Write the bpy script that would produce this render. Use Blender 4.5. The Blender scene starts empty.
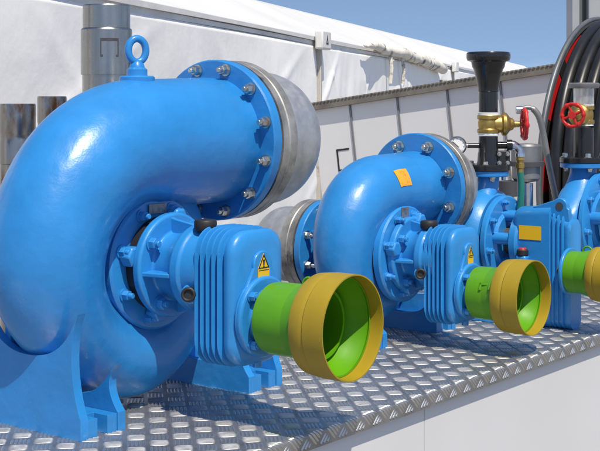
import bpy, bmesh, math, random
from mathutils import Vector, Matrix
random.seed(7)
S = bpy.context.scene
COL = S.collection
PI = math.pi

# ------------------------------------------------------------------ camera frame (used for measuring only)
AZ = math.radians(37.55)
CAMZ = 1.68
TOP = 0.90                       # table top above the ground
FW = Vector((math.cos(AZ), math.sin(AZ), 0))
RT = Vector((math.sin(AZ), -math.cos(AZ), 0))
UP = Vector((0, 0, 1))
CAM = Vector((0, 0, CAMZ))
def P(D, lat, z):                # depth, lateral, height relative to the eye -> world
    return FW * D + RT * lat + Vector((0, 0, CAMZ + z))

# ------------------------------------------------------------------ materials
def mat(name, base, rough=.5, metal=0., bump=None, var=None, coat=0., spec=.5, wear=None, roughvar=None, trans=0., ior=1.45):
    m = bpy.data.materials.new(name); m.use_nodes = True
    nt = m.node_tree; b = nt.nodes['Principled BSDF']
    b.inputs['Base Color'].default_value = (*base, 1)
    b.inputs['Roughness'].default_value = rough
    b.inputs['Metallic'].default_value = metal
    b.inputs['Coat Weight'].default_value = coat
    b.inputs['Coat Roughness'].default_value = .12
    b.inputs['Specular IOR Level'].default_value = spec
    b.inputs['Transmission Weight'].default_value = trans
    b.inputs['IOR'].default_value = ior
    tc = nt.nodes.new('ShaderNodeTexCoord')
    def noise(scale, detail=4, stretch=None, rgh=.55):
        n = nt.nodes.new('ShaderNodeTexNoise')
        n.inputs['Scale'].default_value = scale; n.inputs['Detail'].default_value = detail
        n.inputs['Roughness'].default_value = rgh
        src = tc.outputs['Object']
        if stretch:
            mp = nt.nodes.new('ShaderNodeMapping'); mp.inputs['Scale'].default_value = stretch
            nt.links.new(src, mp.inputs['Vector']); src = mp.outputs['Vector']
        nt.links.new(src, n.inputs['Vector'])
        return n
    col = None
    if var:                                       # (scale, darker factor, lighter factor, stretch)
        n = noise(var[0], 6, var[3] if len(var) > 3 else None)
        r = nt.nodes.new('ShaderNodeValToRGB')
        r.color_ramp.elements[0].position = .3; r.color_ramp.elements[1].position = .7
        r.color_ramp.elements[0].color = (*[c * var[1] for c in base], 1)
        r.color_ramp.elements[1].color = (*[min(1, c * var[2]) for c in base], 1)
        nt.links.new(n.outputs['Fac'], r.inputs['Fac']); col = r.outputs['Color']
    if wear:                                      # (scale, threshold, colour, stretch)
        n = noise(wear[0], 8, wear[3] if len(wear) > 3 else None, .65)
        r = nt.nodes.new('ShaderNodeValToRGB')
        r.color_ramp.elements[0].position = wear[1]; r.color_ramp.elements[1].position = wear[1] + .12
        r.color_ramp.elements[0].color = (0, 0, 0, 1)
        nt.links.new(n.outputs['Fac'], r.inputs['Fac'])
        mx = nt.nodes.new('ShaderNodeMix'); mx.data_type = 'RGBA'
        nt.links.new(r.outputs['Color'], mx.inputs[0])
        if col: nt.links.new(col, mx.inputs[6])
        else: mx.inputs[6].default_value = (*base, 1)
        mx.inputs[7].default_value = (*wear[2], 1); col = mx.outputs[2]
    if col: nt.links.new(col, b.inputs['Base Color'])
    if roughvar:                                  # (scale, min, max)
        n = noise(roughvar[0], 5)
        mr = nt.nodes.new('ShaderNodeMapRange')
        mr.inputs[1].default_value = .3; mr.inputs[2].default_value = .7
        mr.inputs[3].default_value = roughvar[1]; mr.inputs[4].default_value = roughvar[2]
        nt.links.new(n.outputs['Fac'], mr.inputs[0]); nt.links.new(mr.outputs[0], b.inputs['Roughness'])
    if bump:                                      # list of (scale, strength, distance, stretch)
        last = None
        for bp in bump:
            n = noise(bp[0], 3, bp[3] if len(bp) > 3 else None)
            bn = nt.nodes.new('ShaderNodeBump')
            bn.inputs['Strength'].default_value = bp[1]; bn.inputs['Distance'].default_value = bp[2]
            nt.links.new(n.outputs['Fac'], bn.inputs['Height'])
            if last: nt.links.new(last.outputs['Normal'], bn.inputs['Normal'])
            last = bn
        nt.links.new(last.outputs['Normal'], b.inputs['Normal'])
    return m

M = {}
M['blue'] = mat('blue_paint', (.015, .22, .56), .33, bump=[(6, .55, .010), (30, .40, .003), (220, .30, .0007)], var=(6, .86, 1.08), wear=(30, .70, (.045, .25, .53)), coat=.35, roughvar=(14, .28, .45))
M['blue2'] = mat('blue_gearbox_paint', (.018, .235, .58), .35, bump=[(24, .35, .003), (160, .4, .0008)], var=(8, .92, 1.06), coat=.25, roughvar=(18, .3, .46))
M['green'] = mat('green_guard_plastic', (.095, .32, .006), .38, bump=[(40, .15, .001), (200, .15, .0004)], var=(10, .88, 1.06), wear=(26, .68, (.16, .36, .05), (1, .3, 1)), roughvar=(12, .32, .48))
M['yellow'] = mat('ochre_guard_plastic', (.345, .238, .014), .5, bump=[(60, .18, .001), (220, .15, .0004)], var=(9, .88, 1.07), wear=(30, .69, (.40, .30, .09), (1, .3, 1)), roughvar=(12, .42, .58))
M['galv'] = mat('galvanised_steel', (.50, .505, .51), .48, .75, bump=[(45, .15, .001)], var=(34, .85, 1.12), roughvar=(30, .42, .58), wear=(9, .66, (.42, .42, .42)))
M['galvring'] = mat('weathered_steel_ring', (.34, .33, .31), .55, .7, bump=[(70, .3, .001)], var=(16, .6, 1.4), wear=(9, .58, (.09, .075, .06)))
M['steel'] = mat('stainless_steel', (.40, .385, .36), .22, 1., bump=[(160, .12, .0006, (1, 1, .02))], var=(40, .82, 1.1, (1, 1, .03)), roughvar=(25, .2, .36))
M['steelrust'] = mat('stained_stainless_steel', (.34, .32, .30), .28, 1., wear=(9, .50, (.20, .095, .045), (1, 1, .5)), var=(30, .75, 1.15, (1, 1, .05)))
M['bolt'] = mat('zinc_bolt', (.62, .60, .55), .27, 1., var=(60, .75, 1.15), bump=[(120, .2, .0006)])
M['black'] = mat('black_plastic', (.012, .012, .013), .22, coat=.3, bump=[(50, .06, .001)])
M['blackm'] = mat('black_matte_rubber', (.018, .018, .019), .55, bump=[(60, .2, .001)])
M['hose'] = mat('black_hose', (.011, .011, .012), .36, bump=[(160, .15, .0007)], var=(14, .7, 1.4))
M['brass'] = mat('cast_brass', (.50, .33, .10), .42, .9, bump=[(90, .35, .001)], var=(25, .65, 1.2))
M['red'] = mat('red_handwheel', (.56, .022, .018), .4, bump=[(60, .2, .001)], var=(20, .8, 1.15))
M['reelred'] = mat('red_reel_paint', (.62, .02, .022), .45, var=(10, .8, 1.1))
M['white'] = mat('white_tape', (.78, .77, .74), .6, bump=[(200, .3, .001)])
M['chrome'] = mat('zinc_tube', (.62, .62, .62), .24, 1., var=(30, .85, 1.1))
M['grey'] = mat('grey_cast_aluminium', (.25, .25, .25), .5, .6, bump=[(60, .2, .001)], var=(14, .8, 1.15))
M['reelgrey'] = mat('grey_reel_rim', (.14, .15, .16), .45, .4, var=(12, .85, 1.15))
M['greenhose'] = mat('green_hose', (.01, .16, .12), .3, coat=.3, trans=.0)
M['pink'] = mat('pink_tube', (.45, .11, .11), .4)
M['sticker'] = mat('yellow_sticker', (.80, .47, .015), .45)
M['orange'] = mat('orange_sticker', (.74, .36, .03), .5, wear=(60, .55, (.62, .16, .03)))
M['plate'] = mat('grey_nameplate', (.23, .24, .26), .4, .6, var=(80, .6, 1.3))
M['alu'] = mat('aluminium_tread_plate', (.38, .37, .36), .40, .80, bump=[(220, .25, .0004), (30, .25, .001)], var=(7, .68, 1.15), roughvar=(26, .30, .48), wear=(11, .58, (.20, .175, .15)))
M['skirt'] = mat('white_skirt_panel', (.64, .635, .635), .45, bump=[(2.5, .15, .01)], var=(1.3, .95, 1.03), wear=(7, .68, (.54, .53, .51), (1, 1, .35)))
M['gapshade'] = mat('bracket_gap_shade', (.014, .014, .016), .6)  # near black, for the shade inside the bracket gap
M['alubar'] = mat('tread_bar_glint', (.60, .59, .575), .40, .92, bump=[(300, .2, .0003)], var=(40, .8, 1.1))  # same metal as the plate, lighter: sun glint put into the colour
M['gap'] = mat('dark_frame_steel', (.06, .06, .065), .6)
M['fabric'] = mat('white_tent_fabric', (.90, .89, .865), .55, bump=[(1.3, .25, .06, (1, 1, .45)), (4, .28, .018, (1, 1, .6)), (11, .30, .007, (1, .8, 1.3))], var=(1.1, .96, 1.02), wear=(2.2, .72, (.70, .67, .62), (1, 1, .35)))
M['roof'] = mat('white_tent_roof', (.70, .69, .67), .5, bump=[(.7, .4, .12), (4, .25, .03)], var=(.6, .92, 1.04), wear=(1.3, .66, (.60, .58, .55)))
M['beam'] = mat('tent_beam', (.70, .69, .66), .45, var=(2, .85, 1.1), wear=(5, .62, (.42, .39, .35)))
M['dirty'] = mat('stained_tent_bundle', (.70, .66, .58), .7, bump=[(7, .5, .03)], wear=(3.2, .535, (.12, .10, .08), (1, 1, 2.)))
M['tentpost'] = mat('weathered_post', (.46, .43, .38), .6, wear=(6, .58, (.20, .16, .12)))
M['panel'] = mat('offwhite_wall_panel', (.76, .755, .745), .5, bump=[(3, .12, .01)], var=(1.5, .95, 1.03), wear=(5, .68, (.60, .59, .56), (1, 1, .25)))
M['seam'] = mat('grey_panel_joint', (.20, .20, .21), .55)
M['gutter'] = mat('weathered_roof_edge', (.19, .17, .14), .8, bump=[(40, .3, .003)], var=(9, .75, 1.25))
M['mark'] = mat('black_mark', (.02, .02, .022), .6)
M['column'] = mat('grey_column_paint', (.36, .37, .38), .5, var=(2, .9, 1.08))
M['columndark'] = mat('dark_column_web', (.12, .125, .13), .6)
M['ground'] = mat('gravel_asphalt', (.22, .212, .20), .9, bump=[(30, .5, .01)], var=(3, .75, 1.25))
M['gauge'] = mat('gauge_dial', (.82, .82, .80), .4)
M['glass'] = mat('clear_plastic_cup', (.92, .93, .94), .14, trans=.86, ior=1.25)
M['cable'] = mat('dark_cable', (.03, .04, .07), .6)

# ------------------------------------------------------------------ mesh builder
def frame(axis):
    a = Vector(axis).normalized()
    t = UP if abs(a.z) < .9 else Vector((1, 0, 0))
    u = t.cross(a).normalized(); v = a.cross(u)
    return a, u, v
class MB:
    def __init__(s): s.v = []; s.f = []
    def add(s, vs, fs):
        o = len(s.v); s.v += [Vector(p) for p in vs]; s.f += [tuple(i + o for i in f) for f in fs]; return s
    def box(s, lo, hi, rot=None, origin=None):
        (a, b, c), (d, e, f) = lo, hi
        vs = [Vector(p) for p in ((a,b,c),(d,b,c),(d,e,c),(a,e,c),(a,b,f),(d,b,f),(d,e,f),(a,e,f))]
        if rot is not None: vs = [rot @ p for p in vs]
        if origin is not None: vs = [p + Vector(origin) for p in vs]
        return s.add(vs, [(0,3,2,1),(4,5,6,7),(0,1,5,4),(1,2,6,5),(2,3,7,6),(3,0,4,7)])
    def lathe(s, prof, origin, axis, n=48, closed=False):
        a, u, v = frame(axis); o = Vector(origin); rings = []; vs = []
        for t, r in prof:
            if r < 1e-6:
                rings.append([len(vs)]); vs.append(o + a * t)
            else:
                rings.append(list(range(len(vs), len(vs) + n)))
                for i in range(n):
                    w = 2 * PI * i / n
                    vs.append(o + a * t + (u * math.cos(w) + v * math.sin(w)) * r)
        fs = []
        pr = list(zip(rings, rings[1:])) + ([(rings[-1], rings[0])] if closed else [])
        for A, B in pr:
            for i in range(n):
                j = (i + 1) % n
                if len(A) == 1 and len(B) == 1: continue
                if len(A) == 1: fs.append((A[0], B[j], B[i]))
                elif len(B) == 1: fs.append((A[i], A[j], B[0]))
                else: fs.append((A[i], A[j], B[j], B[i]))
        return s.add(vs, fs)
    def cyl(s, origin, axis, r, L, n=32, r2=None):
        r2 = r if r2 is None else r2
        return s.lathe([(0, 0), (0, r), (L, r2), (L, 0)], origin, axis, n)
    def hexbolt(s, p, axis, r, h, spin=0., washer=True, stud=0.):
        a, u, v = frame(axis); p = Vector(p)
        if washer: s.cyl(p, a, r * 1.25, h * .22, 20); p = p + a * h * .22
        vs = []
        for k, (t, rr) in enumerate(((0, r), (h * .82, r), (h, r * .86))):
            for i in range(6):
                w = spin + PI / 3 * i
                vs.append(p + a * t + (u * math.cos(w) + v * math.sin(w)) * rr)
        fs = [tuple(range(5, -1, -1)), tuple(range(12, 18))]
        for k in range(2):
            for i in range(6):
                j = (i + 1) % 6; fs.append((k*6+i, k*6+j, k*6+6+j, k*6+6+i))
        s.add(vs, fs)
        if stud: s.lathe([(h*.9, 0), (h*.9, r*.55), (h+stud*.85, r*.55), (h+stud, r*.45), (h+stud, 0)], p, a, 16)
        return s
    def tube(s, pts, radii, n=24, cap=True, closed=False):
        pts = [Vector(p) for p in pts]; N = len(pts)
        if not isinstance(radii, (list, tuple)): radii = [radii] * N
        def tg(i):
            if closed: return (pts[(i+1) % N] - pts[i-1]).normalized()
            return (pts[min(i+1, N-1)] - pts[max(i-1, 0)]).normalized()
        t = tg(0); _, u, _ = frame(t); vs = []
        for i in range(N):
            t = tg(i); u = (u - t * u.dot(t)).normalized(); w = t.cross(u)
            for k in range(n):
                a = 2 * PI * k / n
                vs.append(pts[i] + (u * math.cos(a) + w * math.sin(a)) * radii[i])
        fs = []
        for i in range(N if closed else N - 1):
            for k in range(n):
                j = (k + 1) % n; i2 = (i + 1) % N
                fs.append((i*n+k, i*n+j, i2*n+j, i2*n+k))
        if cap and not closed: fs += [tuple(range(n-1, -1, -1)), tuple(range((N-1)*n, N*n))]
        return s.add(vs, fs)
    def prism(s, outline, origin, ex, ey, en, th):
        """outline (x, y) in the plane ex, ey at origin, thickness th along en"""
        o = Vector(origin); ex, ey, en = Vector(ex), Vector(ey), Vector(en); n = len(outline)
        vs = [o + ex * x + ey * y for x, y in outline]; vs += [p + en * th for p in vs]
        fs = [tuple(range(n-1, -1, -1)), tuple(range(n, 2*n))]
        for i in range(n):
            j = (i + 1) % n; fs.append((i, j, n + j, n + i))
        return s.add(vs, fs)
    def loft(s, rings, cap=True):
        n = len(rings[0]); vs = [p for r in rings for p in r]; fs = []
        for i in range(len(rings) - 1):
            for k in range(n):
                j = (k + 1) % n; fs.append((i*n+k, i*n+j, (i+1)*n+j, (i+1)*n+k))
        if cap: fs += [tuple(range(n-1, -1, -1)), tuple(range((len(rings)-1)*n, len(rings)*n))]
        return s.add(vs, fs)
    def build(s, name, m, parent=None, bevel=0., smooth=True, ang=38, seg=2, weld=False):
        me = bpy.data.meshes.new(name)
        org = parent.matrix_world.translation.copy() if parent is not None else Vector((0, 0, 0))
        if parent is not None and 'wo' in parent: org = Vector(parent['wo'])
        me.from_pydata([p - org for p in s.v], [], s.f); me.update()
        bm = bmesh.new(); bm.from_mesh(me)
        if weld: bmesh.ops.remove_doubles(bm, verts=bm.verts, dist=1e-5)
        bmesh.ops.recalc_face_normals(bm, faces=bm.faces)
        bm.to_mesh(me); bm.free()
        if smooth:
            me.polygons.foreach_set('use_smooth', [True] * len(me.polygons))
            me.set_sharp_from_angle(angle=math.radians(ang))
        me.materials.append(m)
        o = bpy.data.objects.new(name, me); COL.objects.link(o)
        if parent is not None: o.parent = parent
        if bevel:
            b = o.modifiers.new('bevel', 'BEVEL'); b.width = bevel; b.segments = seg
            b.limit_method = 'ANGLE'; b.angle_limit = math.radians(35); b.harden_normals = False
        return o
def sub(mb, name, m, part, **k):     # a sub-part: part objects sit at their thing's origin, so the same offset holds
    org = part.parent
    o = mb.build(name, m, org, **k); o.parent = part
    return o
def thing(name, loc, label, cat, group=None):
    o = bpy.data.objects.new(name, None); COL.objects.link(o)
    o.location = loc; o.empty_display_size = .1
    o['wo'] = list(loc); o['label'] = label; o['category'] = cat
    if group: o['group'] = group
    return o
def struct(o, kind='structure'):
    o['kind'] = kind; return o
def lerp(tab, x):
    if x <= tab[0][0]: return tab[0][1]
    for (a, p), (b, q) in zip(tab, tab[1:]):
        if x <= b:
            t = (x - a) / (b - a)
            return p + (q - p) * t
    return tab[-1][1]
def smooth_tab(tab, x):               # Catmull-Rom through a table
    n = len(tab)
    if x <= tab[0][0]: return tab[0][1]
    if x >= tab[-1][0]: return tab[-1][1]
    for i in range(n - 1):
        a, b = tab[i], tab[i + 1]
        if x <= b[0]:
            h = b[0] - a[0]; t = (x - a[0]) / h
            m0 = (b[1] - tab[max(i-1,0)][1]) / (b[0] - tab[max(i-1,0)][0]) * h
            c = tab[min(i+2,n-1)]; m1 = (c[1] - a[1]) / (c[0] - a[0]) * h
            return (2*t**3-3*t*t+1)*a[1] + (t**3-2*t*t+t)*m0 + (3*t*t-2*t**3)*b[1] + (t**3-t*t)*m1

# ------------------------------------------------------------------ pump pieces (shaft runs towards -Y)
YN = Vector((0, -1, 0)); XP = Vector((1, 0, 0))
class Scroll:
    """Volute tube round the shaft centre c: tab of (angle swept, centre radius, tube radius); then a straight outlet of length d."""
    def __init__(s, c, tab, d, rend, rot=0., wy=1., shift=0.):
        s.shift = shift
        s.c = Vector(c); s.R = [(a, r) for a, r, _ in tab]; s.r = [(a, q) for a, _, q in tab]
        s.d = d; s.rend = rend; s.rot = rot; s.wy = wy; s.A = tab[-1][0]
    def centre(s, t):                 # t in degrees swept, > A runs along the outlet (1 deg = d/60)
        if t <= s.A:
            R = smooth_tab(s.R, t); w = math.radians(90 + s.A - t) + s.rot
            rad = Vector((math.cos(w), 0, math.sin(w)))
            return s.c + rad * R, rad, smooth_tab(s.r, t)
        w = math.radians(90) + s.rot; rad = Vector((math.cos(w), 0, math.sin(w)))
        tan = Vector((rad.z, 0, -rad.x)); k = (t - s.A) / 60
        e = k * k * (3 - 2 * k)
        return s.c + rad * (s.R[-1][1] - s.shift * e) + tan * s.d * k, rad, s.r[-1][1] + (s.rend - s.r[-1][1]) * e
    def ring(s, t, n=56, grow=0.):
        c, rad, r = s.centre(t); r += grow
        return [c + rad * math.cos(2*PI*k/n) * r + Vector((0, math.sin(2*PI*k/n) * r * s.wy, 0)) for k in range(n)]
    def mesh(s):
        mb = MB(); ts = [s.A * i / 72 for i in range(73)] + [s.A + 60 * i / 14 for i in range(1, 15)]
        return mb.loft([s.ring(t) for t in ts])
    def patch(s, t0, t1, a0, a1, th=.0015):
        mb = MB(); na, nb = 8, 8; L = []
        for lay in (.0006, .0006 + th):
            for i in range(na + 1):
                c, rad, r = s.centre(t0 + (t1 - t0) * i / na); r += lay
                for j in range(nb + 1):
                    a = a0 + (a1 - a0) * j / nb
                    L.append(c + rad * math.cos(a) * r + Vector((0, -math.sin(a) * r * s.wy, 0)))
        m = (na+1)*(nb+1); fs = []
        idx = lambda k, i, j: k*m + i*(nb+1) + j
        for i in range(na):
            for j in range(nb):
                for k in (0, 1): fs.append((idx(k,i,j), idx(k,i+1,j), idx(k,i+1,j+1), idx(k,i,j+1)))
        for i in range(na):
            for j in (0, nb): fs.append((idx(0,i,j), idx(0,i+1,j), idx(1,i+1,j), idx(1,i,j)))
        for j in range(nb):
            for i in (0, na): fs.append((idx(0,i,j), idx(0,i,j+1), idx(1,i,j+1), idx(1,i,j)))
        return mb.add(L, fs)

def rrect(cx, cz, hx, hz, rc, y, n=9):
    pts = []
    rc = min(rc, hx - 1e-4, hz - 1e-4)
    for (sx, sz, a0) in ((1, 1, 0), (-1, 1, 90), (-1, -1, 180), (1, -1, 270)):
        for i in range(n):
            a = math.radians(a0 + 90 * i / (n - 1))
            pts.append(Vector((cx + sx*(hx-rc) + rc*math.cos(a), y, cz + sz*(hz-rc) + rc*math.sin(a))))
    return pts

def flange(t, name, c, axis, R, th, rin, nb, rb, bh, bs, phase, metal='blue', boltm='bolt', stud=0., side=-1):
    """flange disc whose visible face looks along -axis; bolts on that face"""
    a, u, v = frame(axis); c = Vector(c)
    mb = MB(); e = th * .12
    mb.lathe([(0, rin), (0, R - e), (e, R), (th - e, R), (th, R - e), (th, rin)], c, a, 72, closed=True)
    fl = mb.build(name, M[metal], t)
    for i in range(nb):
        w = phase + 2 * PI * i / nb
        d = u * math.cos(w) + v * math.sin(w)
        b = MB(); b.hexbolt(c + d * rb - a * .0005, -a, bs, bh, spin=random.uniform(0, 1), stud=stud)
        sub(b, 'bolt', M[boltm], fl)
    return fl

def end_fitting(t, c, axis, R, ring, L, rp):
    a = Vector(axis)
    g = MB().lathe([(0, rp * .8), (0, R * .93), (.006, R * .93), (.006, R), (ring * .45, R), (ring * .5, R * .985), (ring * .55, R), (ring, R), (ring, rp * .8)], c, a, 72, closed=True)
    o = g.build('backing_ring', M['galvring'], t, ang=25)
    e = ring
    prof = [(e, 0), (e, rp * 1.06), (e + .012, rp * 1.06), (e + .018, rp)]
    for i in range(0, 15):
        w = PI / 2 * i / 14
        prof.append((e + L * .42 + L * .58 * math.sin(w), rp * (math.cos(w) if i < 14 else 0)))
    MB().lathe(prof, c, a, 72).build('end_cap', M['galv'], t, ang=25)

def saddle(mb, x, th, cy, yf, tip, dip, hb=.045):
    """support plate in the Y-Z plane at x: concave top between two flared horns, built as one strip of columns"""
    n = 28; cols = []; m = 12
    def half(z):                                           # half width at height z: foot, concave waist, horn tip
        if z <= hb: return yf
        t = min(1, (z - hb) / (tip - hb))
        return yf - .036 * (1 - (1 - t) ** 3) + .026 * t ** 4
    for i in range(n + 1):
        q = -1 + 2 * i / n; k = abs(q)
        zt = dip + (tip - dip) * (1 - math.sqrt(max(0, 1 - k ** 2.3)))
        zs_ = [0, min(hb, zt * .4)] + [min(hb, zt * .4) + (zt - min(hb, zt * .4)) * r / (m - 2) for r in range(1, m - 1)]
        cols.append([(q * half(z), z) for z in zs_])
    vs = []
    for dx in (-th / 2, th / 2):
        for c in cols:
            for y, z in c: vs.append((x + dx, cy + y, TOP + z))
    N = (n + 1) * m; fs = []
    for i in range(n):
        for j in range(m - 1):
            a = i*m + j
            fs.append((a, a+m, a+m+1, a+1)); fs.append((N+a, N+a+1, N+a+m+1, N+a+m))
        fs.append((i*m+m-1, (i+1)*m+m-1, N+(i+1)*m+m-1, N+i*m+m-1)); fs.append((i*m, N+i*m, N+(i+1)*m, (i+1)*m))
    for j in range(m - 1):
        fs.append((j, j+1, N+j+1, N+j)); e = n*m + j; fs.append((e, N+e, N+e+1, e+1))
    mb.add(vs, fs)

def feet(t, cx, cy, xs, yf, tips, dips, w):
    """one casting either side: two saddle plates on a slotted base"""
    for s in (-1, 1):
        xo = cx + s * xs
        mb = MB()
        x_out, x_in = xo, xo - s * w
        for x, tip, dip in ((x_out, tips[0], dips[0]), (x_in, tips[1], dips[1])):
            saddle(mb, x, .024, cy, yf, tip, dip)
        lo, hi = min(x_out, x_in) + .013, max(x_out, x_in) - .013
        mid = (lo + hi) / 2; sl = .016
        b = [(lo, -yf+.003), (mid-sl, -yf+.003), (mid-sl, -yf+.05), (mid+sl, -yf+.05), (mid+sl, -yf+.003), (hi, -yf+.003), (hi, yf-.003), (mid+sl, yf-.003), (mid+sl, yf-.05), (mid-sl, yf-.05), (mid-sl, yf-.003), (lo, yf-.003)]
        mb.prism(b, (0, cy, TOP + .0005), (1, 0, 0), (0, 1, 0), (0, 0, 1), .043)
        mb.box((lo - .0005, cy + yf*.52, TOP + .044), (hi + .0005, cy + yf*.52 + .02, TOP + .30 * tips[0] / .29))
        mb.build('foot', M['blue'], t, bevel=.006, seg=3, ang=30)

def warning_sticker(t, c, w, h):
    """yellow house-shaped sticker on a face looking towards -Y, black warning triangle with an exclamation mark"""
    c = Vector(c); ex, ey, en = Vector((1,0,0)), Vector((0,0,1)), YN
    k = w / 2
    st = MB().prism([(-k, -h*.5), (k, -h*.5), (k, h*.02), (0, h*.5), (-k, h*.02)], c, ex, ey, en, .0012).build('warning_sticker', M['sticker'], t, smooth=False)
    b = MB(); q = c + en * .0013
    o = [(-k*.98, h*.03), (k*.98, h*.03), (0, h*.49)]
    cen = (0, h*.165)
    inn = [(cen[0] + (x - cen[0]) * .76, cen[1] + (y - cen[1]) * .76) for x, y in o]
    for i in range(3):
        j = (i + 1) % 3
        b.prism([o[i], o[j], inn[j], inn[i]], q, ex, ey, en, .0006)
    b.prism([(-k*.1, h*.12), (k*.1, h*.12), (k*.16, h*.30), (-k*.16, h*.30)], q, ex, ey, en, .0006)
    b.prism([(-k*.12, h*.065), (k*.12, h*.065), (k*.12, h*.10), (-k*.12, h*.10)], q, ex, ey, en, .0006)
    for zz in (-.04,):
        b.prism([(-k*.9, h*zz), (k*.9, h*zz), (k*.9, h*(zz+.02)), (-k*.9, h*(zz+.02))], q, ex, ey, en, .0005)
    sub(b, 'warning_symbol', M['mark'], st, smooth=False)

def guard(t, c, s, gl, y_len, gr=.086, yr=.1215, latch=False):
    """green cylindrical shaft guard with the ochre flared cone; c = centre of the open end, looking to -Y"""
    c = Vector(c); a = Vector((0, 1, 0))          # profile measured inwards from the mouth
    th = .0045
    gy0, gy1 = .085 * s, gl                        # green from just inside the mouth back to gl
    G = [(gy0, gr*.97), (gy0 + .02, gr*1.0), (gl - .014, gr * 1.0), (gl - .004, gr*.97), (gl, gr * .90), (gl, gr*.4), (gl - .012, gr*.4), (gl - .016, gr*.86), (gl - .05, gr - .008), (gy0 + .02, gr - .007), (gy0, gr*.97 - .007)]
    g = MB().lathe(G, c, a, 80, closed=True)
    # the inner bell that shows through the mouth
    B = [(.034*s, yr - .010), (.040*s, yr - .0065), (.052*s, yr - .009), (.075*s, yr - .020), (.105*s, gr + .002), (.16*s, gr*.92), (gl*.86, gr*.86), (gl*.9, gr*.5), (gl*.92, .02), (gl*.96, .02), (gl*.95, gr*.6), (gl*.9, gr*.91), (.16*s, gr*.97), (.105*s, gr + .008), (.075*s, yr - .013), (.05*s, yr-.0052), (.034*s, yr - .0055)]
    go = g.build('shaft_guard', M['green'], t, ang=30)
    sub(MB().lathe(B, c, a, 80, closed=True), 'guard_bell', M['green'], go, ang=30)
    sp = MB(); sp.cyl(c + a * .13 * s, a, .0185 * s, gl * .6, 24)
    for i in range(6):
        w = PI / 3 * i
        sp.box((-.0045, 0, .016*s), (.0045, .06*s, .0225*s), Matrix.Rotation(w, 3, 'Y'), c + a * .13 * s)
    Y = [(0, yr), (.012, yr*1.002), (y_len*.56, yr*1.0), (y_len*.60, yr*1.0-.003), (y_len*.66, yr*.985), (y_len*.70, yr*.99), (y_len*.97, yr*.965), (y_len, yr*.95), (y_len, yr*.93), (y_len*.96, yr*.945), (y_len*.7, yr*.985-th), (y_len*.56, yr-th), (.006, yr-th), (0, yr - th*.7)]
    yo = MB().lathe(Y, c, a, 80, closed=True)
    sub(yo, 'guard_cone', M['yellow'], go, ang=28)
    sub(sp, 'drive_shaft', M['gap'], go)
    # moulded clip on the green cylinder just behind the cone
    top = c + a * (y_len + .028) + Vector((0, 0, gr))
    if not latch:
        k = MB(); pts = []
        for i in range(9):
            w = PI * i / 8; pts.append(top + Vector((0, .018 * math.cos(w), 0.020 * math.sin(w) - .002)))
        k.tube(pts, .0032, 10); sub(k, 'guard_clip', M['green'], go)
    else:
        w = math.radians(158); d = Vector((math.cos(w), 0, math.sin(w) ))
        k = MB(); R = Matrix(((d.x, 0, -d.z), (0, 1, 0), (d.z, 0, d.x)))
        base = c + a * (y_len + .005)
        k.box((gr - .003, 0, -.012), (gr + .004, .048, -.004), R, base)
        k.box((gr - .003, .040, -.012), (gr + .004, .048, .012), R, base)
        k.box((gr - .003, .0, -.012), (gr + .012, .012, .010), R, base)
        sub(k, 'guard_clip', M['green'], go, bevel=.0015)

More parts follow.
